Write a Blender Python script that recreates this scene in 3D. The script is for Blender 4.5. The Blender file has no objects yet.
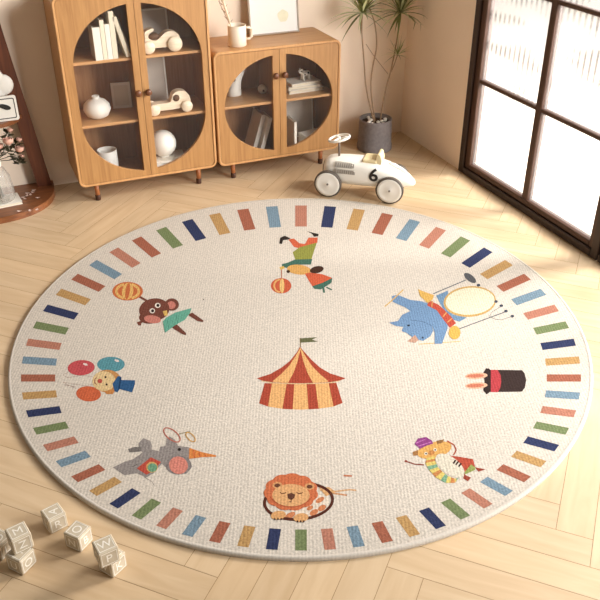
import bpy, math, random
from mathutils import Vector, Matrix
random.seed(7)
PI = math.pi
C = bpy.context.scene.collection
S = bpy.context.scene

# ---------------------------------------------------------------- camera
# room axes: x runs along the back wall (to the right), y into the back wall, z up
FPX, PITCH, ROLL, YAW = 804.39, 0.5536007, -0.00223964, math.radians(-22.8624)
EYE = Vector((0, 0, 1.7))
def _axes():
    f = Vector((0, math.cos(PITCH), -math.sin(PITCH))); r = Vector((1, 0, 0)); u = r.cross(f)
    c, s = math.cos(ROLL), math.sin(ROLL)
    r, u = c*r + s*u, c*u - s*r
    M = Matrix.Rotation(YAW, 3, 'Z')
    return M @ r, M @ u, M @ f
RX, UX, FX = _axes()
cam_d = bpy.data.cameras.new('camera'); cam = bpy.data.objects.new('camera', cam_d); C.objects.link(cam)
cam_d.sensor_width = 36; cam_d.lens = 36*FPX/600; cam_d.clip_start = .05
cam.matrix_world = Matrix(((RX.x, UX.x, -FX.x, EYE.x), (RX.y, UX.y, -FX.y, EYE.y), (RX.z, UX.z, -FX.z, EYE.z), (0, 0, 0, 1)))
S.camera = cam

# ---------------------------------------------------------------- light
w = bpy.data.worlds.new('world'); S.world = w; w.use_nodes = True
bg = w.node_tree.nodes['Background']; bg.inputs[0].default_value = (1.0, .88, .74, 1); bg.inputs[1].default_value = .21
def area_light(name, loc, aim, sx, sy, watts, col, spread=180):
    d = bpy.data.lights.new(name, 'AREA'); o = bpy.data.objects.new(name, d); C.objects.link(o)
    d.shape = 'RECTANGLE'; d.size = sx; d.size_y = sy; d.energy = watts; d.color = col; d.spread = math.radians(spread)
    o.location = loc; o.rotation_euler = (Vector(aim)-Vector(loc)).to_track_quat('-Z', 'Y').to_euler(); return o
area_light('low_daylight', (5.6, 2.0, 2.8), (.9, 2.3, 0), 1.55, 1.55, 590, (1, .97, .94))
area_light('back_wall_fill', (3.7, -.3, 2.0), (1.75, 3.6, .5), 2.0, 2.0, 135, (.98, .99, 1), 100)  # added fill lamp out of view, aimed to brighten the back wall
area_light('door_daylight', (3.3, 2.6, 1.7), (1.0, 2.7, 0), 1.7, 1.9, 34, (.98, .99, 1))
S.view_settings.view_transform = 'Standard'; S.view_settings.look = 'None'
S.view_settings.exposure = -0.08; S.view_settings.gamma = 1; S.view_settings.use_curve_mapping = False

# ---------------------------------------------------------------- measuring helpers
def ray(px, py): return (px-300)*RX - (py-300)*UX + FPX*FX
def fl(px, py, z=0.0):
    d = ray(px, py); return EYE + d*((z-EYE.z)/d.z)
def onx(px, py, y):                                   # point on the plane y = const
    d = ray(px, py); return EYE + d*(y/d.y)
def cw(x, y):                                         # camera-levelled floor axes -> room axes
    v = Matrix.Rotation(YAW, 3, 'Z') @ Vector((x, y, 0)); return v.x, v.y

# ---------------------------------------------------------------- materials
def lin(c):
    return tuple(((v/255)/12.92 if v/255 <= .04045 else ((v/255+.055)/1.055)**2.4) for v in c) + (1,)
def newmat(name):
    m = bpy.data.materials.new(name); m.use_nodes = True
    return m, m.node_tree.nodes, m.node_tree.links, m.node_tree.nodes['Principled BSDF']
def flat(name, rgb, rough=.6, var=.06, scale=30, bump=0, spec=.4, metal=0):
    m, N, L, B = newmat(name)
    c = lin(rgb)
    tc = N.new('ShaderNodeTexCoord'); nz = N.new('ShaderNodeTexNoise'); nz.inputs['Scale'].default_value = scale; nz.inputs['Detail'].default_value = 4
    L.new(tc.outputs['Object'], nz.inputs['Vector'])
    mx = N.new('ShaderNodeMix'); mx.data_type = 'RGBA'
    mx.inputs[6].default_value = tuple(min(1, v*(1-var)) for v in c[:3])+(1,)
    mx.inputs[7].default_value = tuple(min(1, v*(1+var)) for v in c[:3])+(1,)
    L.new(nz.outputs['Fac'], mx.inputs[0]); L.new(mx.outputs[2], B.inputs['Base Color'])
    B.inputs['Roughness'].default_value = rough; B.inputs['Specular IOR Level'].default_value = spec; B.inputs['Metallic'].default_value = metal
    if bump:
        bp = N.new('ShaderNodeBump'); bp.inputs['Strength'].default_value = bump; bp.inputs['Distance'].default_value = .003
        L.new(nz.outputs['Fac'], bp.inputs['Height']); L.new(bp.outputs[0], B.inputs['Normal'])
    return m
def wood(name, rgb, dark, stretch=(28, 28, 1.6), rough=.42, plank=False):
    m, N, L, B = newmat(name)
    tc = N.new('ShaderNodeTexCoord'); mp = N.new('ShaderNodeMapping'); mp.inputs['Scale'].default_value = stretch
    L.new(tc.outputs['UV' if plank else 'Object'], mp.inputs[0])
    nz = N.new('ShaderNodeTexNoise'); nz.inputs['Scale'].default_value = 3; nz.inputs['Detail'].default_value = 6; nz.inputs['Distortion'].default_value = .6
    L.new(mp.outputs[0], nz.inputs['Vector'])
    rp = N.new('ShaderNodeValToRGB'); rp.color_ramp.elements[0].position = .3; rp.color_ramp.elements[1].position = .72
    rp.color_ramp.elements[0].color = lin(dark); rp.color_ramp.elements[1].color = lin(rgb)
    L.new(nz.outputs['Fac'], rp.inputs[0])
    out = rp.outputs[0]
    if plank:
        at = N.new('ShaderNodeAttribute'); at.attribute_name = 'tint'
        mx = N.new('ShaderNodeMix'); mx.data_type = 'RGBA'; mx.blend_type = 'MULTIPLY'; mx.inputs[0].default_value = 1
        L.new(out, mx.inputs[6]); L.new(at.outputs['Color'], mx.inputs[7]); out = mx.outputs[2]
    L.new(out, B.inputs['Base Color']); B.inputs['Roughness'].default_value = rough
    bp = N.new('ShaderNodeBump'); bp.inputs['Strength'].default_value = .08; bp.inputs['Distance'].default_value = .002
    L.new(nz.outputs['Fac'], bp.inputs['Height']); L.new(bp.outputs[0], B.inputs['Normal'])
    return m
def glass(name, haze=.1, tint=(1, 1, 1), gloss=.06, hazecol=(225, 220, 212)):
    m, N, L, B = newmat(name); N.remove(B)
    out = N['Material Output']
    tr = N.new('ShaderNodeBsdfTransparent'); tr.inputs[0].default_value = tint+(1,)
    df = N.new('ShaderNodeBsdfDiffuse'); df.inputs[0].default_value = lin(hazecol)
    gl = N.new('ShaderNodeBsdfGlossy'); gl.inputs['Roughness'].default_value = .08
    fr = N.new('ShaderNodeFresnel'); fr.inputs[0].default_value = 1.45
    m1 = N.new('ShaderNodeMixShader'); m1.inputs[0].default_value = haze
    m2 = N.new('ShaderNodeMixShader')
    L.new(tr.outputs[0], m1.inputs[1]); L.new(df.outputs[0], m1.inputs[2])
    mt = N.new('ShaderNodeMath'); mt.operation = 'MULTIPLY'; mt.inputs[1].default_value = gloss/.04*.6
    L.new(fr.outputs[0], mt.inputs[0]); L.new(mt.outputs[0], m2.inputs[0])
    L.new(m1.outputs[0], m2.inputs[1]); L.new(gl.outputs[0], m2.inputs[2]); L.new(m2.outputs[0], out.inputs[0])
    return m
def reeded():
    m, N, L, B = newmat('reeded_glass'); N.remove(B)
    out = N['Material Output']
    tc = N.new('ShaderNodeTexCoord')
    wv = N.new('ShaderNodeTexWave'); wv.bands_direction = 'Y'; wv.inputs['Scale'].default_value = 8.7; wv.inputs['Distortion'].default_value = 0
    L.new(tc.outputs['Object'], wv.inputs['Vector'])
    mp = N.new('ShaderNodeMapping'); mp.inputs['Scale'].default_value = (1, 2.2, 11); L.new(tc.outputs['Object'], mp.inputs[0])
    nz = N.new('ShaderNodeTexNoise'); nz.inputs['Scale'].default_value = 1.0; nz.inputs['Detail'].default_value = 2; L.new(mp.outputs[0], nz.inputs['Vector'])
    r1 = N.new('ShaderNodeMapRange'); r1.inputs[1].default_value = .55; r1.inputs[2].default_value = 1.0; L.new(wv.outputs['Fac'], r1.inputs[0])
    r2 = N.new('ShaderNodeMapRange'); r2.inputs[1].default_value = .46; r2.inputs[2].default_value = .66; L.new(nz.outputs['Fac'], r2.inputs[0])
    mu = N.new('ShaderNodeMath'); mu.operation = 'MULTIPLY'; L.new(r1.outputs[0], mu.inputs[0]); L.new(r2.outputs[0], mu.inputs[1])
    sp = N.new('ShaderNodeSeparateXYZ'); L.new(tc.outputs['Object'], sp.inputs[0])
    r3 = N.new('ShaderNodeMapRange'); r3.inputs[1].default_value = .3; r3.inputs[2].default_value = .6; r3.inputs[3].default_value = .12; r3.inputs[4].default_value = .55; L.new(sp.outputs[2], r3.inputs[0])
    m3 = N.new('ShaderNodeMath'); m3.operation = 'MULTIPLY'; L.new(r3.outputs[0], m3.inputs[1]); L.new(mu.outputs[0], m3.inputs[0])
    tp = N.new('ShaderNodeBsdfTransparent'); tl = N.new('ShaderNodeBsdfTranslucent'); tl.inputs[0].default_value = (.95, .93, .90, 1)
    tr = N.new('ShaderNodeMixShader'); tr.inputs[0].default_value = .07; L.new(tp.outputs[0], tr.inputs[1]); L.new(tl.outputs[0], tr.inputs[2])
    df = N.new('ShaderNodeBsdfDiffuse'); df.inputs[0].default_value = lin((150, 142, 138))  # grey streaks of the refracted outside view painted into the glass, stronger higher up
    gl = N.new('ShaderNodeBsdfGlossy'); gl.inputs['Roughness'].default_value = .15
    m1 = N.new('ShaderNodeMixShader'); L.new(m3.outputs[0], m1.inputs[0]); L.new(tr.outputs[0], m1.inputs[1]); L.new(df.outputs[0], m1.inputs[2])
    m2 = N.new('ShaderNodeMixShader'); m2.inputs[0].default_value = .05; L.new(m1.outputs[0], m2.inputs[1]); L.new(gl.outputs[0], m2.inputs[2])
    L.new(m2.outputs[0], out.inputs[0])
    return m
def rugmat(name, rgb, spk=.20):
    m, N, L, B = newmat(name)
    c = lin(rgb); gy = .3*c[0]+.6*c[1]+.1*c[2]
    c = tuple((v*.88+gy*.12)*.78 for v in c[:3])
    tc = N.new('ShaderNodeTexCoord')
    nz = N.new('ShaderNodeTexNoise'); nz.inputs['Scale'].default_value = 150; nz.inputs['Detail'].default_value = 2; L.new(tc.outputs['Object'], nz.inputs['Vector'])
    mp = N.new('ShaderNodeMapping'); mp.inputs['Rotation'].default_value = (0, 0, math.radians(22.86)); L.new(tc.outputs['Object'], mp.inputs[0])
    wv = N.new('ShaderNodeTexWave'); wv.bands_direction = 'X'; wv.inputs['Scale'].default_value = 32; wv.inputs['Distortion'].default_value = 1.2; wv.inputs['Detail Scale'].default_value = 4
    L.new(mp.outputs[0], wv.inputs['Vector'])
    ad_ = N.new('ShaderNodeMath'); ad_.operation = 'MULTIPLY_ADD'; ad_.inputs[1].default_value = .18; L.new(wv.outputs['Fac'], ad_.inputs[0]); L.new(nz.outputs['Fac'], ad_.inputs[2])
    rg = N.new('ShaderNodeMapRange'); rg.inputs[1].default_value = .35; rg.inputs[2].default_value = .85; L.new(ad_.outputs[0], rg.inputs[0])
    mx = N.new('ShaderNodeMix'); mx.data_type = 'RGBA'
    mx.inputs[6].default_value = tuple(min(1, v*(1-spk)) for v in c[:3])+(1,)
    mx.inputs[7].default_value = tuple(min(1, v*(1+spk*.6)) for v in c[:3])+(1,)
    L.new(rg.outputs[0], mx.inputs[0]); L.new(mx.outputs[2], B.inputs['Base Color'])
    B.inputs['Roughness'].default_value = .95; B.inputs['Specular IOR Level'].default_value = .1
    bp = N.new('ShaderNodeBump'); bp.inputs['Strength'].default_value = .42; bp.inputs['Distance'].default_value = .002
    L.new(ad_.outputs[0], bp.inputs['Height']); L.new(bp.outputs[0], B.inputs['Normal'])
    return m

M_wall = flat('wall_plaster', (240, 221, 199), .9, .07, 2.2, .12, .1)
M_plank = wood('floor_oak', (214, 187, 151), (201, 171, 133), (1.2, 9, 1), .36, True)
M_groove = flat('floor_groove', (150, 112, 70), .8)
M_frame = flat('dark_window_frame', (50, 32, 23), .45, .1)
M_bead = flat('brown_window_bead', (72, 46, 32), .5, .1)
M_reed = reeded()
M_terr = flat('terrace_stone', (235, 226, 212), .8, .03, 3)
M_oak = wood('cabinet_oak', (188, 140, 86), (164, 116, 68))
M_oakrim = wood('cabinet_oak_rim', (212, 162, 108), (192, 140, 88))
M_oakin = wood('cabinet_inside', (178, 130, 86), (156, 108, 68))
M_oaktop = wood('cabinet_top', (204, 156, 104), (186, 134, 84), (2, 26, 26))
M_knob = wood('walnut_knob', (112, 66, 36), (84, 46, 24), (10, 10, 10))
M_leg = wood('leg_brown', (176, 110, 62), (150, 88, 48))
M_foot = flat('dark_foot', (70, 40, 24), .5)
M_gl = glass('cabinet_glass', .013, (1, 1, 1), .010)  # thin diffuse haze stands in for whitish reflections on the panes
M_white = flat('white_paint', (240, 234, 222), .45, .03)
M_cream = flat('cream_ceramic', (240, 226, 204), .35, .03)
M_page = flat('page_edge', (224, 211, 186), .8, .06, 200)
M_bookw = flat('white_book_cover', (230, 222, 207), .6, .04)
M_bookg = flat('grey_book_cover', (206, 196, 182), .6, .1, 40)
M_toy = wood('beech_toy', (238, 220, 194), (222, 198, 166), (4, 30, 30), .55)
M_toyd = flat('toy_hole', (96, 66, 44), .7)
M_photo = flat('grey_photo', (190, 178, 164), .5, .2, 14)
M_photo2 = flat('pale_photo', (228, 222, 210), .5, .12, 18)
M_mat = flat('picture_mount', (228, 220, 206), .7, .02)
M_walnut = wood('walnut', (112, 60, 34), (78, 38, 22), (16, 16, 2), .4)
M_walnutflat = wood('walnut_flat', (146, 90, 52), (108, 62, 34), (4, 20, 20), .35)
M_char = flat('charcoal_stone', (122, 114, 112), .75, .35, 60, .3)
M_soil = flat('dark_soil', (70, 52, 38), .95, .4, 90, .5)
M_peb = flat('white_pebble', (232, 226, 214), .5, .06)
M_stem = flat('plant_stem', (156, 126, 96), .7, .2)
M_leaf = flat('leaf_green', (112, 114, 60), .5, .2)
M_leaf2 = flat('leaf_pale', (200, 198, 146), .5, .2)
M_tyre = flat('grey_tyre', (92, 82, 72), .6)
M_carw = flat('racer_cream', (244, 238, 226), .3, .015, 20, 0, .5)
M_seat = flat('tan_seat', (228, 208, 162), .6)
M_louv = flat('louver_grey', (176, 168, 156), .5)
M_slat = flat('louver_slat', (138, 130, 120), .5)
M_steel = flat('steel', (120, 108, 98), .35, .1, 30, 0, .5, .6)
M_blackp = flat('black_paint', (40, 36, 32), .5)
M_block = wood('letter_block', (206, 192, 168), (188, 172, 146), (14, 14, 14), .7)
M_letter = flat('letter_white', (240, 234, 222), .6, .02)
M_rose = flat('rose_petal', (222, 172, 150), .7, .15)
M_roseleaf = flat('rose_leaf', (70, 66, 42), .6, .3)
M_gvase = glass('vase_glass', .3, (.97, .97, .95), .015, (226, 220, 210))
M_petal = flat('petal', (232, 206, 192), .7, .08)
M_art = flat('art_paper', (248, 244, 236), .7, .01)
M_artp = flat('art_print', (236, 230, 200), .7, .1)
M_artg = flat('art_print_grey', (238, 236, 230), .7, .1)
M_artf = flat('art_frame_grey', (176, 158, 138), .5, .1)

# ---------------------------------------------------------------- mesh builder
class G:
    def __init__(s): s.v, s.f, s.m, s.sm = [], [], [], []; s.T = None
    def add(s, vs, fs, mat=0, smooth=False):
        o = len(s.v)
        s.v += [tuple(s.T @ Vector(p)) if s.T else tuple(p) for p in vs]
        for f in fs: s.f.append([o+i for i in f]); s.m.append(mat); s.sm.append(smooth)
        return s
    def box(s, x0, x1, y0, y1, z0, z1, mat=0, bev=0):
        if bev:
            return s.rbox(x0, x1, y0, y1, z0, z1, bev, mat)
        vs = [(x, y, z) for x in (x0, x1) for y in (y0, y1) for z in (z0, z1)]
        return s.add(vs, [(0, 1, 3, 2), (4, 6, 7, 5), (0, 4, 5, 1), (2, 3, 7, 6), (0, 2, 6, 4), (1, 5, 7, 3)], mat)
    def rbox(s, x0, x1, y0, y1, z0, z1, b, mat=0):  # chamfered box
        vs = []; idx = {}
        for i, x in enumerate((x0, x1)):
            for j, y in enumerate((y0, y1)):
                for k, z in enumerate((z0, z1)):
                    sx, sy, sz = (1-2*i), (1-2*j), (1-2*k)
                    for ax in range(3):
                        p = [x+sx*b, y+sy*b, z+sz*b]; p[ax] = (x, y, z)[ax]
                        idx[(i, j, k, ax)] = len(vs); vs.append(p)
        f = []
        for ax in range(3):
            o1, o2 = [(1, 2), (0, 2), (0, 1)][ax]
            for e in (0, 1):
                q = []
                for (c1, c2) in ((0, 0), (1, 0), (1, 1), (0, 1)):
                    k = [0, 0, 0]; k[ax] = e; k[o1] = c1; k[o2] = c2; q.append(idx[(*k, ax)])
                f.append(q)
        for ax in range(3):                       # 12 edges along ax
            o1, o2 = [(1, 2), (0, 2), (0, 1)][ax]
            for c1 in (0, 1):
                for c2 in (0, 1):
                    a = [0, 0, 0]; a[o1] = c1; a[o2] = c2; bb = list(a); bb[ax] = 1
                    f.append([idx[(*a, o1)], idx[(*a, o2)], idx[(*bb, o2)], idx[(*bb, o1)]])
        for i in (0, 1):
            for j in (0, 1):
                for k in (0, 1): f.append([idx[(i, j, k, a)] for a in range(3)])
        return s.add(vs, f, mat)
    def lathe(s, prof, seg=32, mat=0, axis='z', at=(0, 0, 0), sx=1, sy=1, smooth=True, caps=True):
        vs = []; f = []; n = len(prof)
        for i in range(seg):
            a = 2*PI*i/seg
            for r, z in prof:
                x, y = r*math.cos(a)*sx, r*math.sin(a)*sy
                p = {'z': (x, y, z), 'y': (x, z, y), 'x': (z, x, y)}[axis]
                vs.append((p[0]+at[0], p[1]+at[1], p[2]+at[2]))
        for i in range(seg):
            for j in range(n-1):
                a, b = i*n+j, ((i+1) % seg)*n+j
                f.append((a, b, b+1, a+1))
        if caps and prof[0][0] > 1e-6: f.append([i*n for i in range(seg)][::-1])
        if caps and prof[-1][0] > 1e-6: f.append([i*n+n-1 for i in range(seg)])
        return s.add(vs, f, mat, smooth)
    def sphere(s, c, r, mat=0, sc=(1, 1, 1), seg=20):
        prof = [(max(1e-7, r*math.sin(PI*k/12)), -r*math.cos(PI*k/12)) for k in range(13)]
        vs = []; f = []; n = 13
        for i in range(seg):
            a = 2*PI*i/seg
            for q, z in prof: vs.append((c[0]+q*math.cos(a)*sc[0], c[1]+q*math.sin(a)*sc[1], c[2]+z*sc[2]))
        for i in range(seg):
            for j in range(n-1):
                a, b = i*n+j, ((i+1) % seg)*n+j; f.append((a, b, b+1, a+1))
        return s.add(vs, f, mat, True)
    def tube(s, pts, rad, mat=0, seg=8, closed=False):
        pts = [Vector(p) for p in pts]; n = len(pts); vs = []; f = []
        rs = rad if isinstance(rad, (list, tuple)) else [rad]*n
        for i, p in enumerate(pts):
            if closed: t = pts[(i+1) % n]-pts[i-1]
            else: t = pts[min(n-1, i+1)]-pts[max(0, i-1)]
            t.normalize(); ref = Vector((0, 0, 1)) if abs(t.z) < .9 else Vector((0, 1, 0))
            a = t.cross(ref).normalized(); b = a.cross(t)
            for k in range(seg):
                q = p + rs[i]*(math.cos(2*PI*k/seg)*a + math.sin(2*PI*k/seg)*b); vs.append(q)
        for i in range(n if closed else n-1):
            j = (i+1) % n
            for k in range(seg): f.append((i*seg+k, i*seg+(k+1) % seg, j*seg+(k+1) % seg, j*seg+k))
        if not closed: f.append(list(range(seg))[::-1]); f.append([(n-1)*seg+k for k in range(seg)])
        return s.add(vs, f, mat, True)
    def prism(s, poly, y0, y1, mat=0, cap=None):     # polygon in (x, z), extruded in y
        n = len(poly); cap = mat if cap is None else cap
        vs = [(x, y0, z) for x, z in poly]+[(x, y1, z) for x, z in poly]
        s.add(vs, [list(range(n)), list(range(n, 2*n))[::-1]], cap)
        return s.add(vs, [(i, n+i, n+(i+1) % n, (i+1) % n) for i in range(n)], mat)
    def slab(s, poly, z0, z1, mat=0):                # polygon in (x, y), extruded in z
        n = len(poly); vs = [(x, y, z0) for x, y in poly]+[(x, y, z1) for x, y in poly]
        return s.add(vs, [list(range(n))[::-1], list(range(n, 2*n))]+[(i, (i+1) % n, n+(i+1) % n, n+i) for i in range(n)], mat)
    def ringprism(s, outer, inner, y0, y1, mat=0, matin=None):   # same counts, (x, z)
        n = len(outer); vs = [(x, y0, z) for x, z in outer]+[(x, y0, z) for x, z in inner]+[(x, y1, z) for x, z in outer]+[(x, y1, z) for x, z in inner]
        f = []; fi = []
        for i in range(n):
            j = (i+1) % n
            f.append((i, j, n+j, n+i)); f.append((2*n+i, 3*n+i, 3*n+j, 2*n+j)); f.append((i, 2*n+i, 2*n+j, j)); fi.append((n+i, n+j, 3*n+j, 3*n+i))
        s.add(vs, f, mat); return s.add(vs, fi, mat if matin is None else matin)
    def build(s, name, mats, parent=None, loc=(0, 0, 0), rot=(0, 0, 0), fix=True):
        me = bpy.data.meshes.new(name); me.from_pydata(s.v, [], s.f)
        for m in (mats if isinstance(mats, (list, tuple)) else [mats]): me.materials.append(m)
        for p, mi, sm in zip(me.polygons, s.m, s.sm): p.material_index = mi; p.use_smooth = sm
        if fix:
            import bmesh
            bm = bmesh.new(); bm.from_mesh(me); bmesh.ops.recalc_face_normals(bm, faces=bm.faces); bm.to_mesh(me); bm.free()
        me.update()
        o = bpy.data.objects.new(name, me); C.objects.link(o); o.location = loc; o.rotation_euler = rot
        if parent: o.parent = parent
        return o
def tag(o, label=None, cat=None, group=None, kind=None):
    for k, v in (('label', label), ('category', cat), ('group', group), ('kind', kind)):
        if v: o[k] = v
    return o
def thing(name, label, cat, loc=(0, 0, 0), rz=0, group=None, rot=None):
    o = bpy.data.objects.new(name, None); C.objects.link(o); o.location = loc; o.rotation_euler = rot or (0, 0, rz); o.empty_display_size = .05
    return tag(o, label, cat, group)
def dup(root, loc, rot, label, group=None):
    r = root.copy(); C.objects.link(r); r.location = loc; r.rotation_euler = rot; r['label'] = label
    if group: r['group'] = group
    for ch in list(root.children):
        c = ch.copy(); C.objects.link(c); c.parent = r
        for g in ch.children:
            d = g.copy(); C.objects.link(d); d.parent = c
    return r
_tx = {}
def textmesh(ch, fat=0.0):
    if ch not in _tx:
        cu = bpy.data.curves.new('letter', 'FONT'); cu.body = ch; cu.size = 1; cu.extrude = .012; cu.align_x = 'CENTER'; cu.offset = fat
        o = bpy.data.objects.new('letter', cu); C.objects.link(o)
        dg = bpy.context.evaluated_depsgraph_get(); me = bpy.data.meshes.new_from_object(o.evaluated_get(dg))
        bpy.data.objects.remove(o); bpy.data.curves.remove(cu)
        xs = [v.co.x for v in me.vertices]; ys = [v.co.y for v in me.vertices]
        cx, cy = (min(xs)+max(xs))/2, (min(ys)+max(ys))/2
        _tx[ch] = ([(v.co.x-cx, v.co.y-cy, v.co.z) for v in me.vertices], [list(p.vertices) for p in me.polygons])
    return _tx[ch]

def rrect(x0, x1, z0, z1, r, n=8):
    out = []
    for cx, cz, a0 in ((x1-r, z1-r, 0), (x0+r, z1-r, 90), (x0+r, z0+r, 180), (x1-r, z0+r, 270)):
        for k in range(n+1):
            a = math.radians(a0+90*k/n); out.append((cx+r*math.cos(a), cz+r*math.sin(a)))
    return out

# ================================================================ THE SETTING
# floor: herringbone planks, 45 degrees to the walls
Wp, Np = .0985, 7
g = G(); tints = []; uvs = []
def plank(X0, X1, Y0, Y1, along_x):
    e = .0007
    c = []
    for X, Y in ((X0+e, Y0+e), (X1-e, Y0+e), (X1-e, Y1-e), (X0+e, Y1-e)):
        c.append(((Y-X)*.70711, (Y+X)*.70711))
    cx = sum(p[0] for p in c)/4; cy = sum(p[1] for p in c)/4
    if not (-2.1 < cx < 2.44+.55 and -1.0 < cy < 4.6): return
    n0 = len(g.v); poly = []; us = []
    L_, W_ = (X1-X0, Y1-Y0); o = random.uniform(0, 40)
    uv4 = [(o, o), (o+L_, o), (o+L_, o+W_), (o, o+W_)] if along_x else [(o, o), (o, o+L_), (o+W_, o+L_), (o+W_, o)]
    for k in range(4):                                # cut off at the door sill
        a, b = c[k], c[(k+1) % 4]; ua, ub = uv4[k], uv4[(k+1) % 4]; lim = 2.42
        if a[0] <= lim: poly.append(a); us.append(ua)
        if (a[0]-lim)*(b[0]-lim) < 0:
            q = (lim-a[0])/(b[0]-a[0]); poly.append((lim, a[1]+q*(b[1]-a[1]))); us.append((ua[0]+q*(ub[0]-ua[0]), ua[1]+q*(ub[1]-ua[1])))
    if len(poly) < 3: return
    g.add([(p[0], p[1], 0) for p in poly], [list(range(len(poly)))], 0)
    t = random.uniform(.95, 1.03); h = random.uniform(-.012, .012); tints.append((t+h, t, t-h*1.5, 1))
    uvs.append(us)
X00, Y00 = -.165, 1.60
for i in range(-70, 71):
    for j in range(-8, 9):
        x, y = i+Np*j, i-Np*j
        plank(X00+x*Wp, X00+(x+Np)*Wp, Y00+y*Wp, Y00+(y+1)*Wp, True)
        plank(X00+(x+Np-1)*Wp, X00+(x+Np)*Wp, Y00+(y-Np)*Wp, Y00+y*Wp, False)
nP = len(tints)
g.box(-2.4, 2.46, -1.2, 4.3, -.03, -.0008, 1)
fo = g.build('floor', [M_plank, M_groove], fix=False)
ca = fo.data.color_attributes.new('tint', 'FLOAT_COLOR', 'CORNER'); uv = fo.data.uv_layers.new(name='UVMap')
for p in fo.data.polygons:
    for k, li in enumerate(p.loop_indices):
        if p.index < nP: ca.data[li].color = tints[p.index]; uv.data[li].uv = uvs[p.index][k]
        else: ca.data[li].color = (1, 1, 1, 1)
tag(fo, 'pale oak floor laid in a herringbone pattern', kind='structure')

YW, XW = 4.09, 2.39
o = G().box(-2.4, XW+.25, YW, YW+.12, -.03, 2.7).build('wall_back', M_wall); tag(o, 'warm beige plaster wall behind the cabinets', kind='structure')
D0, D1 = 3.432, 2.328      # door jambs, y on the right wall
g = G().box(XW, XW+.09, D0, YW, -.03, 2.7).box(XW, XW+.09, D1-1.068, D0, 2.32, 2.7)
o = g.build('wall_right', M_wall); tag(o, 'warm beige plaster wall beside the glazed door', kind='structure')

# glazed door with a dark frame; its unseen twin is added to even out the daylight
def glazed_door(name, label, D0, D1, ym):
    dr = thing(name, label, None, (XW, 0, 0))
    dr['kind'] = 'structure'
    g = G()
    if name == 'door_1': g.box(-.012, .07, D0-.042, D0, 0, 2.32, 0, .004)
    g.box(-.012, .07, D1, D1+.042, 0, 2.32, 0, .004)
    g.box(-.012, .07, D1+.042, D0-.042, 0, .036, 0, .004).box(-.012, .07, D1+.042, D0-.042, 2.26, 2.32, 0, .004)
    g.build('door_frame', M_frame, dr)
    yi0, yi1 = D1+.042, D0-.042
    g = G()
    g.box(.0, .045, yi1-.04, yi1, .036, 2.26, 0, .004).box(.0, .045, yi0, yi0+.03, .036, 2.26, 0, .004)
    g.box(.0, .045, yi0+.03, yi1-.04, .036, .062, 0, .004).box(.0, .045, yi0+.03, yi1-.04, 2.23, 2.26, 0, .004)
    g.build('sash', M_bead, dr)
    ra, rb = yi0+.03, yi1-.04
    rows = [.062, .506, .978, 1.45, 1.922, 2.23]
    g = G().box(.003, .042, ym-.02, ym+.02, .062, 2.23, 0, .004); g.build('mullion', M_bead, dr)
    for z in rows[1:-1]:
        for a, b in ((ra, ym-.02), (ym+.02, rb)):
            G().box(.005, .04, a, b, z-.009, z+.009, 0, .003).build('glazing_bar', M_bead, dr)
    for k in range(5):
        za = rows[k]+(0 if k == 0 else .009); zb = rows[k+1]-(0 if k == 4 else .009)
        for a, b in ((ra, ym-.02), (ym+.02, rb)):
            G().box(.020, .025, a, b, za, zb).build('glass_pane', M_reed, dr)
glazed_door('door_1', 'dark brown framed glazed door with reeded panes in the right wall', D0, D1, 2.876)
glazed_door('added_door', 'added unseen glazed door, dark brown framed, nearer the viewer in the right wall', D1+.036, D1-1.068, 1.812)
o = G().box(XW+.07, 9, -4, 9, -.12, -.03).build('terrace', M_terr); tag(o, 'sunlit pale terrace outside the glazed door', kind='structure')

# ================================================================ THE RUG
ZR = .012
RC = fl(301, 377.5, ZR)
_lay = [0]                                          # each printed shape lies a hair above the last
def rp(px, py, k=0):
    p = fl(px, py, ZR+.0002*k); return (p.x-RC.x, p.y-RC.y, ZR+.0002*k+(.000012*(_lay[0] % 16) if k else 0))
rug = thing('rug', 'round cream rug printed with circus animals and a ring of coloured blocks', 'rug', (RC.x, RC.y, 0))
_cols = {}
def rc(rgb):
    if rgb not in _cols: _cols[rgb] = len(_cols)
    return _cols[rgb]
BASE = (221, 208, 191)
rc(BASE)
g = G()
def mot(pts, rgb, k=1):
    _lay[0] += 1
    g.add([rp(x, y, k) for x, y in pts], [list(range(len(pts)))], rc(rgb))
def ell(cx, cy, rx, ry, rot=0, n=28, a0=0, a1=360):
    c, s = math.cos(math.radians(rot)), math.sin(math.radians(rot)); out = []
    m = n if a1-a0 >= 360 else n+1
    for i in range(m):
        t = math.radians(a0+(a1-a0)*i/n); x, y = rx*math.cos(t), ry*math.sin(t); out.append((cx+c*x-s*y, cy+s*x+c*y))
    return out
def ringm(cx, cy, rx, ry, th, rgb, rot=0, k=1, a0=0, a1=360, T=lambda p: p):
    n = 32; _lay[0] += 1
    A = ell(cx, cy, rx, ry, rot, n, a0, a1); B = ell(cx, cy, rx-th, ry-th, rot, n, a0, a1); m = len(A)
    A = [rp(*T(p), k) for p in A]; B = [rp(*T(p), k) for p in B]
    g.add(A+B, [(i, (i+1) % m, m+(i+1) % m, m+i) for i in range(m if a1-a0 >= 360 else m-1)], rc(rgb))
def strip(pts, wd, rgb, k=1):
    for (x0, y0), (x1, y1) in zip(pts, pts[1:]):
        L = math.hypot(x1-x0, y1-y0) or 1; nx, ny = -(y1-y0)/L*wd/2, (x1-x0)/L*wd/2
        mot([(x0+nx, y0+ny), (x1+nx, y1+ny), (x1-nx, y1-ny), (x0-nx, y0-ny)], rgb, k)
# pile
out = [rp(*p) for p in ell(300.5, 377.3, 289.5, 178.2, 0, 160)]
g.add(out+[(0, 0, ZR)], [(i, (i+1) % 160, 160) for i in range(160)], 0)
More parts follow.
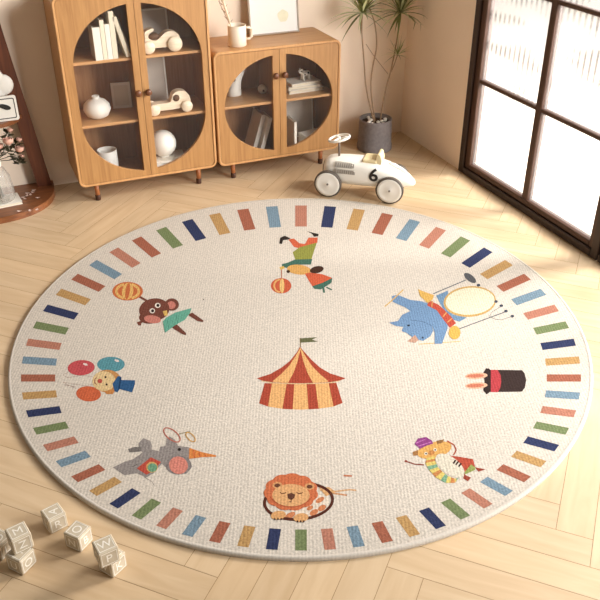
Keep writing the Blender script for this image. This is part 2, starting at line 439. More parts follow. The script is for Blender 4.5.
# ring of sixty blocks
BC = [(172, 98, 70), (196, 150, 84), (52, 60, 96), (122, 136, 86), (192, 124, 98), (122, 148, 164)]
for i in range(60):
    t = math.radians(180+6*i+.0)        # from the left, towards the viewer
    ct, st = math.cos(t), math.sin(t)
    q = []
    for r, wv in ((.878, -.0208), (1, -.0208), (1, .0208), (.878, .0208)):
        X, Y = r*ct - wv*st, r*st + wv*ct
        q.append((301+280*X, 378-172.5*Y))
    mot(q, BC[(4, 5, 0, 1, 2, 3, 0)[i-45] if 45 <= i <= 51 else i % 6])
def Z(sc, ox, oy): return lambda pts: [(x/sc+ox, y/sc+oy) for x, y in pts]
RED, YEL = (176, 66, 38), (232, 172, 98)
# big top tent
z = Z(6, 250, 330)
mot(z([(300,100),(280,135),(240,185),(190,225),(120,265),(40,290),(70,303),(130,313),(200,318),(300,320),(400,318),(480,313),(540,303),(575,290),(480,260),(420,225),(370,180),(325,130)]), RED)
for m in (lambda x: x, lambda x: 606-x):
    mot(z([(m(x), y) for x, y in [(303,106),(296,118),(270,162),(235,215),(190,262),(135,308),(150,313),(228,318),(262,255),(285,190),(303,118)]]), YEL, 2)
mot(z([(88,318),(200,322),(300,324),(400,322),(518,316),(556,438),(500,460),(400,474),(300,478),(200,474),(110,460),(54,440)]), YEL)
for q in ([(88,318),(132,321),(108,459),(55,440)], [(220,322),(266,324),(256,476),(195,473)], [(340,324),(392,322),(412,472),(352,476)], [(472,319),(518,317),(556,438),(502,458)]): mot(z(q), RED, 2)
strip(z([(70,306),(130,316),(200,321),(300,323),(400,321),(480,316),(540,306)]), .8, (226, 190, 140), 3)
strip(z([(301,48),(302,102)]), 1, (120, 96, 50), 1)
mot(z([(303,50),(405,43),(372,58),(410,70),(303,76)]), (104, 104, 66))
# upside-down acrobat at the top
z = Z(5.4545, 260, 200)
mot(z([(155,215),(185,210),(215,236),(245,240),(265,205),(315,205),(312,235),(270,252),(215,264),(185,256)]), (214, 92, 48))
mot(z([(105,238),(110,206),(135,195),(168,210),(150,217),(126,219),(120,240)]), (52, 42, 36), 2)
mot(z([(255,170),(320,186),(318,198),(295,200),(283,184)]), (52, 42, 36), 2)
mot(z([(178,285),(215,258),(310,232),(280,326),(195,332)]), (146, 146, 50), 2)
mot(z([(190,325),(285,322),(278,352),(204,353),(150,371),(122,366),(118,350),(150,342)]), (66, 110, 92), 2)
mot(z([(105,366),(130,360),(135,374),(112,380)]), (224, 180, 70), 2)
mot(z(ell(213,380,66,27,6)), (222, 164, 74), 2)
mot(z(ell(154,390,10,8)), (70, 50, 36), 3)
mot(z([(245,402),(272,395),(340,405),(395,425),(385,452),(335,486),(292,480),(266,440)]), (214, 90, 46), 2)
mot(z([(285,470),(340,452),(395,425),(390,452),(332,488),(297,485)]), (66, 110, 92), 3)
mot(z(ell(310,380,38,19,-12)), (74, 46, 32), 3)
strip(z([(345,478),(350,506)]), 2, (66, 110, 92)); strip(z([(362,476),(392,490)]), 1.4, (66, 110, 92))
strip(z([(117,376),(118,432)]), .8, (170, 84, 40))
mot(z(ell(115,468,56,42)), (206, 88, 46))
mot(z(ell(120,468,13,40)), (234, 186, 104), 2)
ringm(115, 468, 42, 40, 9, (230, 170, 90), 0, 2, 100, 260, lambda p: (p[0]/5.4545+260, p[1]/5.4545+200))
# blue rhino with a drum
z = Z(4.286, 380, 270)
mot(z([(240,110),(290,88),(310,190),(372,204),(340,222),(290,205)]), (112, 146, 176), 1)
strip(z([(228,102),(368,43)]), .9, (96, 100, 108), 2); strip(z([(340,252),(540,178)]), .9, (96, 100, 108), 2)
mot(z(ell(386,34,31,14,38)), (92, 92, 94), 3)
mot(z(ell(385,135,113,66,-4)), (206, 164, 86), 2); mot(z(ell(386,134,105,58,-4)), (232, 222, 188), 3)
for q in ((422,65),(497,135),(520,153),(540,176),(567,198)): mot(z(ell(q[0],q[1],8,6,0,10)), (66, 72, 88), 2)
strip(z([(520,155),(480,180),(470,198),(490,210),(520,214),(567,198)]), .5, (130, 128, 124), 2)
mot(z([(50,112),(75,106),(130,128),(180,134),(215,148),(250,163),(278,180),(290,215),(290,250),(266,316),(234,316),(234,268),(222,236),(228,262),(215,285),(185,304),(150,296),(115,270),(92,262),(100,244),(70,240),(38,226),(78,218),(95,192),(130,176),(108,160),(55,137)]), (112, 146, 182), 3)
mot(z([(163,82),(195,95),(232,108),(226,126),(205,142),(172,112)]), (222, 172, 70), 4)
mot(z([(210,130),(250,148),(275,170),(305,200),(326,228),(300,248),(275,217),(243,172),(202,152)]), (196, 74, 48), 4)
strip(z([(225,132),(222,158)]), 1.2, (224, 150, 80), 5); strip(z([(285,182),(270,200)]), 1.2, (224, 150, 80), 5); strip(z([(308,208),(288,225)]), 1.2, (224, 150, 80), 5)
mot(z(ell(320,268,25,29)), (222, 172, 60), 5)
strip(z([(20,157),(52,130),(100,84)]), 1, (222, 172, 60), 4)
strip(z([(165,318),(250,312),(345,306)]), .7, (222, 180, 90), 2)
mot(z([(118,306),(150,278),(166,300),(150,312)]), (196, 150, 124), 4)
strip(z([(135,215),(180,220),(222,238)]), .5, (80, 108, 142), 4)
mot(z(ell(122,238,6,4,0,10)), (40, 46, 60), 4); mot(z(ell(183,290,5,4,0,10)), (60, 70, 90), 4)
# top hat with rabbit ears
z = Z(6.6667, 450, 350)
mot(z([(268,132),(480,135),(497,155),(508,200),(500,250),(480,278),(268,281)]), (62, 46, 42), 1)
mot(z([(222,152),(240,122),(262,124),(272,140),(272,272),(262,284),(244,296),(222,268),(230,208)]), (56, 42, 38), 2)
mot(z([(272,132),(318,132),(338,170),(342,208),(336,250),(320,281),(272,281)]), (190, 56, 62), 2)
for cy in (172, 237): mot(z(ell(176,cy,74,21,-3)), (232, 176, 138), 3); mot(z(ell(170,cy,58,12,-3)), (206, 116, 84), 4)
# pig with an accordion
z = Z(5, 390, 420)
strip(z([(80,207),(128,222),(170,224)]), 1.3, (140, 62, 46)); mot(z(ell(80,206,8,6,0,10)), (150, 66, 50))
strip(z([(286,105),(320,125),(331,150),(318,176)]), 1.4, (176, 82, 52))
mot(z([(300,178),(350,184),(415,196),(428,242),(370,276),(360,236)]), (190, 74, 46), 1)
mot(z(ell(222,150,88,40,-14)), (228, 168, 76), 2)
mot(z([(112,160),(140,150),(140,176),(118,180)]), (176, 120, 60), 3); mot(z([(232,104),(272,96),(262,114),(236,120)]), (150, 104, 54), 3)
mot(z([(122,120),(140,92),(180,85),(210,103),(216,118),(184,128),(150,144)]), (150, 62, 132), 3)
strip(z([(128,116),(176,96)]), 1, (190, 106, 172), 4); strip(z([(138,132),(206,110)]), 1, (190, 106, 172), 4)
mot(z(ell(300,228,84,42,36)), (224, 212, 188), 3)
arc = [(185,190),(176,215),(196,250),(228,286),(278,314),(325,314),(342,292)]; inn = [(225,180),(226,205),(240,235),(262,258),(290,280),(322,292),(342,290)]
for i in range(6):
    for jx in range(2):
        a, b = i+jx*.5, i+jx*.5+.5
        def at(P, t): k = min(5, int(t)); fr = t-k; return (P[k][0]*(1-fr)+P[k+1][0]*fr, P[k][1]*(1-fr)+P[k+1][1]*fr)
        mot(z([at(arc,a), at(arc,b), at(inn,b), at(inn,a)]), [(222,196,92),(206,132,62),(222,196,92),(124,170,134)][(2*i+jx) % 4], 4)
for q in ((180,168),(226,149)): mot(z(ell(q[0],q[1],9,8,0,12)), (240, 226, 200), 4); mot(z(ell(q[0],q[1],4.5,4.5,0,10)), (50, 34, 26), 5)
mot(z(ell(207,163,17,12,-14)), (198, 128, 56), 4)
for x, y in ((338,205),(352,214),(325,198)): mot(z([(x,y),(x+8,y+4),(x-6,y+22),(x-12,y+17)]), (70, 46, 40), 4)
mot(z([(405,222),(428,238),(425,250),(376,272),(372,262)]), (150, 160, 76), 4)
mot(z([(425,236),(478,247),(442,259)]), (160, 66, 44), 2); mot(z([(372,272),(406,288),(390,306),(366,292)]), (160, 66, 44), 2)
# lion in a hoop
z = Z(5, 250, 460)
ZT = lambda p: (p[0]/5+250, p[1]/5+460)
mot(z(ell(300,235,100,56,-18)), (234, 216, 194), 1)
for x, y, rx, ry in ((350,200,24,12),(360,240,22,14),(320,262,24,14),(200,278,30,14),(300,240,18,10)): mot(z(ell(x,y,rx,ry,-30,14)), (214, 128, 74), 2)
ringm(243, 206, 178, 98, 15, (92, 46, 32), -4, 3, -62, 222, ZT)
mane = []
for i in range(180):
    t = 2*PI*i/180; r = 1+.07*abs(math.sin(5.5*t+.4)); mane.append((205+128*r*math.cos(t), 160+88*r*math.sin(t)))
mot(z(mane), (212, 108, 56), 4)
ringm(205, 160, 112, 76, 5, (190, 86, 44), 0, 5, 20, 160, ZT)
for x, y in ((137,126),(298,132)): mot(z(ell(x,y,25,17,0,16)), (222, 156, 92), 5); mot(z(ell(x,y+1,15,10,0,12)), (112, 66, 44), 6)
mot(z(ell(205,176,94,56)), (228, 168, 104), 6)
mot(z([(186,172),(205,164),(226,172),(220,192),(206,200),(190,192)]), (104, 62, 44), 7)
strip(z([(206,198),(206,210),(196,208)]), .7, (104, 62, 44), 7)
for x in (165, 248): ringm(x, 158, 17, 12, 4, (110, 62, 40), 0, 7, 10, 170, ZT)
for x, y in ((142,276),(255,288)): mot(z(ell(x,y,38,22,-8,20)), (226, 164, 96), 5); [mot(z(ell(x+d,y+19,4,6,0,8)), (70, 44, 34), 6) for d in (-18, -2, 14)]
strip(z([(350,150),(420,158),(500,148),(532,152)]), 1.6, (222, 172, 120), 2); strip(z([(415,166),(485,176)]), 1.6, (214, 150, 100), 2); strip(z([(468,78),(510,80)]), 1.6, (200, 116, 74), 2)
mot(z([(345,138),(395,135),(430,160),(380,182)]), (222, 164, 100), 2)
# elephant with a party hat
z = Z(4.615, 100, 410)
EG = (150, 140, 134)
mot(z([(60,265),(115,238),(150,228),(185,205),(196,195),(178,182),(178,152),(200,130),(232,142),(240,165),(238,182),(272,190),(278,170),(302,165),(308,132),(322,122),(345,136),(360,165),(410,172),(412,228),(426,262),(400,294),(350,294),(312,272),(285,248),(250,290),(212,313),(172,292),(112,301)]), EG)
mot(z([(130,180),(160,170),(192,172),(188,192),(136,196)]), (122, 114, 108), 2)
mot(z([(170,270),(235,218),(282,240),(248,280),(215,299)]), (196, 74, 52), 2)
mot(z(ell(240,264,27,25)), (222, 170, 90), 3); mot(z(ell(242,266,22,20)), (110, 160, 122), 4)
mot(z(ell(362,254,60,44)), (138, 128, 124), 2); mot(z(ell(362,255,44,40,20)), (222, 132, 112), 3)
mot(z([(412,174),(470,194),(536,209),(536,216),(470,218),(410,226)]), (226, 132, 46), 2)
for x in (432, 458, 486): strip(z([(x,184+(x-432)*.4),(x+4,222-(x-432)*.12)]), 1, (206, 92, 36), 3)
for q in ((332,115,48,24,38,(196,96,76)),(418,125,30,16,44,(216,160,70))): ringm(q[0],q[1],q[2],q[3],5,q[5],q[4],3,0,360,lambda p:(p[0]/4.615+100,p[1]/4.615+410))
strip(z([(360,112),(415,98)]), 1, (150,140,110), 2)
mot(z(ell(366,182,8,7,0,10)), (44, 38, 36), 3)
strip(z([(205,310),(240,330),(252,352)]), .5, (150, 140, 130)); strip(z([(150,262),(172,250)]), .8, (112, 104, 98), 3)
# monkey balancing a ball
z = Z(3.529, 50, 270); ZT = lambda p: (p[0]/3.529+50, p[1]/3.529+270)
BR = (120, 66, 50)
strip(z([(308,90),(340,108),(352,116)]), 2.2, BR)
mot(z(ell(274,75,54,33)), (206, 104, 44), 1); mot(z(ell(274,75,20,30,8)), (232, 178, 88), 2); ringm(274,75,44,30,9,(232,178,88),0,2,110,250,ZT); ringm(274,75,44,30,9,(232,178,88),0,2,-70,70,ZT)
mot(z(ell(274,75,8,29,8)), (206, 104, 44), 3)
mot(z(ell(430,122,25,22)), BR, 1); mot(z(ell(428,124,15,14)), (206, 122, 104), 2)
mot(z(ell(350,168,36,22)), BR, 1); mot(z(ell(362,174,30,14,8)), (206, 122, 104), 3)
mot(z(ell(368,140,54,40,-8)), BR, 2)
strip(z([(310,192),(328,178),(345,170)]), 2.6, BR, 1); mot(z([(306,184),(322,180),(322,196),(312,196)]), BR, 2)
mot(z([(398,182),(410,168),(442,150),(500,134),(494,152),(476,176),(440,196),(406,222)]), (96, 170, 144), 4)
strip(z([(415,175),(418,205)]), .6, (70, 140, 118), 5); strip(z([(445,160),(450,188)]), .6, (70, 140, 118), 5)
mot(z([(425,200),(448,192),(480,222),(480,230),(466,226)]), BR, 3); mot(z([(486,158),(502,150),(542,178),(540,184),(520,180)]), BR, 3)
mot(z([(398,146),(412,142),(416,160),(404,162)]), (222, 176, 76), 3)
for q in ((361,144),(380,125)): mot(z(ell(q[0],q[1],10,9,0,12)), (238, 226, 210), 4); mot(z(ell(q[0]+1,q[1],5.5,5.5,0,10)), (40, 26, 22), 5)
# clown face with balloons
for q in ([(62,362),(46,370),(62,380),(110,372),(150,376)], [(92,418),(60,404),(46,396),(120,408),(160,404)], [(48,405),(90,412)]): strip(z(q), .4, (180, 150, 136), 1)
mot(z(ell(110,345,48,27,-4)), (204, 74, 78)); mot(z(ell(215,333,49,27)), (84, 150, 160)); mot(z(ell(136,437,44,27,4)), (214, 96, 46))
for x, y in ((125,333),(236,320)): mot(z(ell(x,y,9,4,20,10)), (232, 210, 200), 2)
mot(z(ell(202,392,50,40)), (202, 140, 70), 1); mot(z(ell(190,392,41,35)), (230, 196, 136), 2)
mot(z([(190,428),(232,420),(222,438),(200,438)]), (206, 130, 54), 2)
mot(z([(220,402),(240,374),(250,376),(252,388),(300,389),(300,402),(290,432),(246,420),(238,432),(228,428)]), (44, 92, 138), 3)
strip(z([(250,378),(243,420)]), 1.6, (30, 66, 104), 4)
mot(z(ell(176,392,9,8,0,12)), (196, 76, 60), 3)
for x, y in ((196,378),(200,404)): mot(z(ell(x,y,4,4,0,10)), (60, 44, 36), 3)
ringm(168, 392, 12, 14, 3, (150, 80, 60), 0, 3, 110, 250, ZT)
strip([(203,299.4),(204,299.6)], 1, (60, 50, 46))
g.build('pile', [rugmat('rug_yarn', c, .26 if c == BASE else .30) for c in _cols], rug, fix=False)
# stitched edge
g = G(); prev = ell(300.5, 377.3, 289.5, 178.2, 0, 160); n = 160
prof = [(0, .0128), (.004, .0136), (.008, .0126), (.011, .009), (.0115, .004), (.0105, 0)]
vs = []
for i, p in enumerate(out):
    q0, q1 = Vector(out[i-1]), Vector(out[(i+1) % n]); t = (q1-q0).normalized(); nrm = Vector((t.y, -t.x, 0))
    if nrm.dot(Vector(p)) < 0: nrm = -nrm
    for d, zz in prof: vs.append((p[0]+nrm.x*d, p[1]+nrm.y*d, zz))
k = len(prof); f = []
for i in range(n):
    for j in range(k-1): a, b = i*k+j, ((i+1) % n)*k+j; f.append((a, b, b+1, a+1))
g.add(vs, f, 0, True); o = g.build('binding', rugmat('rug_binding', (228, 216, 200), .1), rug); tag(o, 'pale woven edge')

# ================================================================ DISPLAY CABINETS
def rayhit(poly, cx, cz, a):
    dx, dz = math.cos(a), math.sin(a); best = None
    for (x0, z0), (x1, z1) in zip(poly, poly[1:]+poly[:1]):
        ex, ez = x1-x0, z1-z0; den = dx*ez-dz*ex
        if abs(den) < 1e-12: continue
        t = ((x0-cx)*ez-(z0-cz)*ex)/den; u_ = ((x0-cx)*dz-(z0-cz)*dx)/den
        if t > 0 and -1e-6 <= u_ <= 1+1e-6 and (best is None or t > best): best = t
    return (cx+dx*best, cz+dz*best)
YF = 3.785
def cabinet(label, x0, x1, z0, z1, xc, stile, ovx, ovz0, ovz1, zlo, zhi, shelves, knobz, depth=.30):
    t = thing('display_cabinet', label, 'cabinet', ((x0+x1)/2, YF, 0)); ox = (x0+x1)/2
    X0, X1 = x0-ox, x1-ox; xc -= ox; TH = .013
    o_ = rrect(X0, X1, z0, z1, .034); i_ = rrect(X0+TH, X1-TH, z0+TH, z1-TH, .022)
    ob = rrect(X0+.003, X1-.003, z0+.003, z1-.003, .031); ib = rrect(X0+TH-.002, X1-TH+.002, z0+TH-.002, z1-TH+.002, .023)
    g = G(); n = len(o_)
    # shell with a rounded lip
    lay = [[(x, .0, z) for x, z in ob], [(x, .004, z) for x, z in o_], [(x, depth, z) for x, z in o_], [(x, depth, z) for x, z in i_], [(x, .004, z) for x, z in i_], [(x, .0, z) for x, z in ib]]
    vs = [p for l in lay for p in l]
    for li in range(6):
        a, b = li*n, ((li+1) % 6)*n
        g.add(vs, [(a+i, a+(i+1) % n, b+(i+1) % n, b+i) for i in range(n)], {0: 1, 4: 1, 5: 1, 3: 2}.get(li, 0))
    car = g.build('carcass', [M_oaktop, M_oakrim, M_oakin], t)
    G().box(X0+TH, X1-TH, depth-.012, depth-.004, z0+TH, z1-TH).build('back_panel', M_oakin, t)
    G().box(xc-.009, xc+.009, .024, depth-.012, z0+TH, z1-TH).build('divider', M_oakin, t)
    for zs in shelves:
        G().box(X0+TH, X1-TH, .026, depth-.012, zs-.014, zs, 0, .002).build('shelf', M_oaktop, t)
    for sg in (-1, 1):
        a, b = (X0+TH+.0015, xc-.001) if sg < 0 else (xc+.001, X1-TH-.0015)
        za, zb = z0+TH+.0015, z1-TH-.0015
        r = .02
        outer = []
        for cx, cz, a0, rr in ((b, zb, 0, sg > 0), (a, zb, 90, sg < 0), (a, za, 180, sg < 0), (b, za, 270, sg > 0)):
            if rr:
                sx = -1 if cx == b else 1; sz = -1 if cz == zb else 1
                for k in range(7):
                    an = math.radians(a0+90*k/6); outer.append((cx+sx*r+r*math.cos(an), cz+sz*r+r*math.sin(an)))
            else: outer.append((cx, cz))
        xi = xc+sg*stile; half = []
        N_ = 40
        for k in range(N_+1):                       # half oval, from top to bottom on the outer side
            an = math.radians(90-180*k/N_); ex = math.cos(an); ez = math.sin(an)
            zz = zhi+(ovz1-zhi)*ez if ez >= 0 else zlo-(zlo-ovz0)*(-ez)
            xx = xc+sg*ovx*ex
            if sg*(xx-xi) > 1e-4: half.append((xx, zz))
            if k == N_//2 and zhi > zlo: half.append((xx, zlo-1e-4))
        # close along the stile at the height of the oval there
        ex = stile/ovx; ez = math.sqrt(1-ex*ex)
        half = [(xi, zhi+(ovz1-zhi)*ez)]+half+[(xi, zlo-(zlo-ovz0)*ez)]
        if sg > 0: half = half[::-1]
        ccx, ccz = xc+sg*ovx*.5, (ovz0+ovz1)/2
        angs = sorted(set(round(math.atan2(z_-ccz, x_-ccx), 5) for x_, z_ in half+outer))
        IN = [rayhit(half, ccx, ccz, an) for an in angs]; OU = [rayhit(outer, ccx, ccz, an) for an in angs]
        d = G(); d.ringprism(OU, IN, .004, .022, 0, 1); dob = d.build('door', [M_oak, M_oakrim], t)
        hp = [(ccx+(x_-ccx)*1.012, ccz+(z_-ccz)*1.012) for x_, z_ in IN]
        G().prism(hp, .012, .015).build('glass_pane', M_gl, dob)
        kp = [(.0001, -.022), (.010, -.0215), (.0155, -.017), (.0165, -.010), (.013, -.004), (.008, 0), (.008, .006)]
        G().lathe(kp, 20, 0, 'y', (xc+sg*.0245, 0, knobz)).build('knob', M_knob, dob)
    for lx in (X0+.085, X1-.095):
        for ly in (.035, depth-.045):
            l = G().lathe([(.0115, .02), (.013, z0+.002)], 16, 0, 'z', (lx, ly, 0)).build('leg', M_leg, t)
            f_ = G().lathe([(.0125, 0), (.0135, .004), (.0135, .026), (.012, .028)], 16, 0, 'z', (lx, ly, 0)).build('foot_cap', M_foot, l)
    return t
cabinet('tall oak display cabinet with arched oval glass doors and three tiers', .424, 1.131, .088, .985, .784, .033, .305, .128, .932, .40, .665, (.688, .388), .524)
cabinet('low oak display cabinet with circular glass doors, a mug and picture on top', 1.142, 1.829, .084, .672, 1.488, .036, .300, .128, .630, .379, .379, (.389,), .527)

# ---------------------------------------------------------------- contents of the tall cabinet
ZA, ZB, ZC = .688, .388, .1015        # shelf tops and the bottom board
def book(label, x, y, z, wd, dp, h, lean=0, group=None, cover=M_bookw, rz=0):
    t = thing('book', label, 'book', (x, y, z), 0, group, rot=(0, lean, rz))
    g = G(); c = .0025
    g.box(-wd/2, -wd/2+c, 0, dp, 0, h).box(wd/2-c, wd/2, 0, dp, 0, h).box(-wd/2+c, wd/2-c, 0, c, 0, h); g.build('cover', cover, t)
    G().box(-wd/2+c, wd/2-c, c, dp-.004, .003, h-.004).build('pages', M_page, t)
    return t
GB = 'white books on the top shelf of the tall cabinet'
book('wide low white book, leftmost on the top shelf of the tall cabinet', .606, 3.814, ZA, .034, .12, .148, 0, GB)
book('thin cream book with a taller spine, second from left on the top shelf', .6345, 3.814, ZA, .019, .12, .178, 0, GB, M_page)
book('medium white book, third from left on the top shelf of the tall cabinet', .657, 3.814, ZA, .022, .12, .158, 0, GB)
book('tallest cream book standing upright in the middle of the top shelf', .681, 3.814, ZA, .023, .13, .212, 0, GB, M_page)
book('slanted cream book leaning left against the tallest book on the top shelf', .742, 3.814, ZA+.0025, .019, .12, .19, -.25, GB, M_page)
book('slanted white book nearest the door stile on the top shelf', .7635, 3.905, ZA+.002, .016, .11, .155, -.25, GB)
def wheel(parent, x, y, z, r, wd, side, mat=M_toy, name='wheel'):
    p = [(.0001, 0), (r*.25, 0), (r*.3, .002), (r*.85, .002), (r, .005), (r, wd-.005), (r*.9, wd), (.0001, wd)]
    g = G().lathe([(a, side*b) for a, b in p], 24, 0, 'y'); return g.build(name, mat, parent, (x, y, z))
def smoothpoly(pts, it=2):
    for _ in range(it):
        o_ = []
        for a, b in zip(pts, pts[1:]+pts[:1]):
            o_ += [(a[0]*.75+b[0]*.25, a[1]*.75+b[1]*.25), (a[0]*.25+b[0]*.75, a[1]*.25+b[1]*.75)]
        pts = o_
    return pts
# beetle-shaped toy car
t = thing('toy_car', 'rounded pale wooden toy car with curled windscreen on the top shelf', 'toy car', (.904, 3.858, ZA))
body = smoothpoly([(-.075,.022),(-.078,.05),(-.072,.075),(-.074,.098),(-.062,.108),(-.03,.116),(-.026,.104),(-.055,.092),(-.058,.07),(-.04,.058),(-.015,.058),(.005,.075),(.03,.094),(.06,.096),(.088,.08),(.1,.05),(.096,.03),(.06,.02),(0,.024)])
G().prism(body, -.022, .022).build('body', M_toy, t)
G().sphere((-.025, 0, .072), .018, 0, (1.5, .9, .9)).build('driver_seat', M_toyd, t)
for wx, r in ((-.062, .03), (.066, .036)):
    wheel(t, wx, -.022, r, r, .016, -1); wheel(t, wx, .022, r, r, .016, 1)
# pickup toy
t = thing('toy_car', 'pale wooden toy pickup with a round window hole on the middle shelf', 'toy car', (.921, 3.856, ZB))
body = smoothpoly([(-.098,.022),(-.1,.05),(-.06,.056),(0,.052),(.012,.07),(.02,.098),(.05,.108),(.085,.102),(.104,.075),(.108,.04),(.1,.022),(.0,.018)])
G().prism(body, -.024, .024).build('body', M_toy, t)
G().lathe([(.0001, -.0255), (.017, -.0255), (.017, .0255), (.0001, .0255)], 20, 0, 'y', (.034, 0, .074)).build('dark_window_disc', M_toyd, t)  # solid dark disc; the shade inside the hole is put into its colour
for wx in (-.082, .083):
    wheel(t, wx, -.024, .029, .029, .016, -1); wheel(t, wx, .024, .029, .029, .016, 1)
def frame(label, x, y, z, wd, h, tilt, fm, pm, b=.012, mount=.012, rz=0, th=.014, cat='picture frame', name='picture_frame'):
    t = thing(name, label, cat, (x, y, z+th*math.sin(tilt)), 0, rot=(-tilt, 0, rz))
    g = G(); g.ringprism([(-wd/2, 0), (wd/2, 0), (wd/2, h), (-wd/2, h)], [(-wd/2+b, b), (wd/2-b, b), (wd/2-b, h-b), (-wd/2+b, h-b)], 0, th); g.build('frame', fm, t)
    G().box(-wd/2+b, wd/2-b, .005, th-.001, b, h-b).build('mount', M_mat, t)
    if pm: G().box(-wd/2+b+mount, wd/2-b-mount, .004, .006, b+mount, h-b-mount).build('picture', pm, t)
    return t
frame('grey photo in a slim frame behind the curled toy car, top shelf', .915, 4.0, ZA, .15, .165, .12, M_photo2, M_photo, .008, .0)
frame('large grey photo frame behind the wooden pickup on the middle shelf', .89, 4.035, ZB, .15, .27, .06, M_photo2, M_photo, .008, .0)
frame('small white framed picture beside the round vase on the middle shelf', .720, 4.005, ZB, .095, .125, .12, M_white, M_bookw, .012, .006, -.15)
p = [(.0001, 0), (.03, 0), (.052, .012), (.066, .042), (.062, .066), (.044, .086), (.022, .095), (.017, .1), (.019, .108), (.015, .108), (.013, .098)]
o = G().lathe(p, 36).build('vase', M_white, None, (.578, 3.915, ZB)); tag(o, 'squat round white vase with a tiny neck on the middle shelf', 'vase')
p = [(.0001, 0), (.048, 0), (.05, .003), (.05, .108), (.047, .11), (.044, .108), (.044, .085), (.0001, .085)]
o = G().lathe(p, 32).build('pillar_candle', M_white, None, (.6, 3.935, ZC)); tag(o, 'plain white pillar candle at the bottom left of the tall cabinet', 'candle')
t = thing('keepsake_box', 'flat white box under the globe, bottom right of the tall cabinet', 'box', (.9, 3.893, ZC), -.12)
G().box(-.085, .085, -.07, .07, 0, .032, 0, .002).build('box_base', M_white, t); G().box(-.087, .087, -.072, .072, .032, .044, 0, .002).build('lid', M_bookw, t)
o = G().sphere((0, 0, .068), .068, 0, (1, 1, 1), 32).lathe([(.0001, -.0), (.03, 0), (.03, .004), (.02, .006), (.0001, .006)], 24).build('globe', M_white, None, (.884, 3.905, ZC+.044)); tag(o, 'round white globe ornament resting on the flat white box', 'ornament')

# ---------------------------------------------------------------- contents of the low cabinet
ZS, ZD = .389, .0975
t = thing('figurine', 'white slanted ceramic rabbit figurine on the upper left shelf of the low cabinet', 'figurine', (1.306, 3.985, ZS))
prof = [(0, .035, .03, 0), (.002, .038, .032, .0), (.03, .036, .03, .002), (.06, .031, .026, .008), (.08, .027, .022, .016), (.1, .026, .02, .026), (.13, .026, .016, .04), (.155, .02, .012, .05), (.168, .006, .005, .056)]
vs = []; f = []; n = 20
for zz, rx, ry, sx in prof:
    for k in range(n): a = 2*PI*k/n; vs.append((sx+rx*math.cos(a), ry*math.sin(a), zz))
for i in range(len(prof)-1):
    for k in range(n): f.append((i*n+k, i*n+(k+1) % n, (i+1)*n+(k+1) % n, (i+1)*n+k))
f.append(list(range(n))[::-1]); f.append([(len(prof)-1)*n+k for k in range(n)])
G().add(vs, f, 0, True).build('body', M_white, t)
G().sphere((-.004, -.012, .085), .013, 0, (1, .8, .9)).build('muzzle', M_toyd, t)
t = thing('roller_toy', 'small round white roller toy beside the rabbit figurine', 'toy', (1.452, 3.95, ZS))
G().lathe([(.0001, -.018), (.012, -.018), (.022, -.012), (.024, 0), (.022, .012), (.012, .018), (.0001, .018)], 24, 0, 'y', (0, 0, .024)).build('body', M_cream, t)
G().lathe([(.0001, -.0195), (.006, -.0195), (.006, -.017), (.0001, -.017)], 12, 0, 'y', (0, 0, .02)).build('hole', M_toyd, t)  # hole drawn as a solid disc, coloured dark for the shade inside
GS = 'stacked books on the right shelf of the low cabinet'
zz = ZS
for lab, wd, dp, th, rz, cv in (('bottom white book of the flat stack in the low cabinet', .2, .13, .018, .03, M_bookw), ('middle greyish book of the flat stack in the low cabinet', .185, .12, .016, -.06, M_bookg), ('top white book of the flat stack, under the spotted toy', .172, .115, .016, .08, M_bookw)):
    t = thing('book', lab, 'book', (1.675, 3.945, zz), rz, GS)
    g = G(); g.box(-wd/2, wd/2, -dp/2, dp/2, 0, .0025).box(-wd/2, wd/2, -dp/2, dp/2, th-.0025, th).box(-wd/2, -wd/2+.0025, -dp/2, dp/2, .0025, th-.0025); g.build('cover', cv, t)
    G().box(-wd/2+.0025, wd/2-.004, -dp/2+.004, dp/2-.004, .0025, th-.0025).build('pages', M_page, t); zz += th
t = thing('toy_cow', 'little white toy cow with dark spots on top of the stacked books', 'toy', (1.695, 3.94, zz), .25)
g = G().sphere((0, 0, .034), .019, 0, (1.5, .9, .85)).sphere((-.034, -.004, .05), .012, 0, (1.2, .95, .95)).sphere((-.032, -.014, .06), .005, 0, (1.2, .6, .8)).sphere((-.03, .008, .06), .005, 0, (1.2, .6, .8)); g.build('body', M_white, t)
for sx in (-1, 1):
    for sy in (-1, 1): G().lathe([(.006, 0), (.0055, .024), (.004, .03)], 10, 0, 'z', (sx*.018, sy*.009, 0)).build('leg', M_white, t)
g = G()
for c, r in (((.008, -.0145, .037), .008), ((-.012, -.0135, .031), .006), ((-.036, -.0145, .052), .004), ((.0, 0, .0475), .008), ((-.044, -.003, .047), .005)): g.sphere(c, r, 0, (1, .5, .8), 10)
g.build('spots', M_blackp, t)
GL = 'books leaning at the bottom of the low cabinet'
book('grey book leaning right, behind the left door of the low cabinet', 1.376, 3.89, ZD+.0036, .024, .13, .2, .3, GL, M_bookg)
book('white book leaning right, nearest the door stile in the low cabinet', 1.4055, 3.86, ZD+.0033, .022, .13, .19, .3, GL)
book('narrow upright white book just right of the low cabinet door stile', 1.585, 3.814, ZD, .014, .12, .16, 0, 'books leaning at the bottom of the low cabinet')
frame('grey framed print at the bottom right of the low cabinet', 1.69, 4.0, ZD, .165, .245, .09, M_photo2, M_photo, .006, .0)
t = thing('gift_box', 'small white box in front of the grey print in the low cabinet', 'box', (1.705, 3.875, ZD), .2)
G().box(-.062, .062, -.038, .038, 0, .056, 0, .002).build('box_base', M_bookw, t); G().box(-.064, .064, -.04, .04, .056, .068, 0, .002).build('lid', M_white, t)

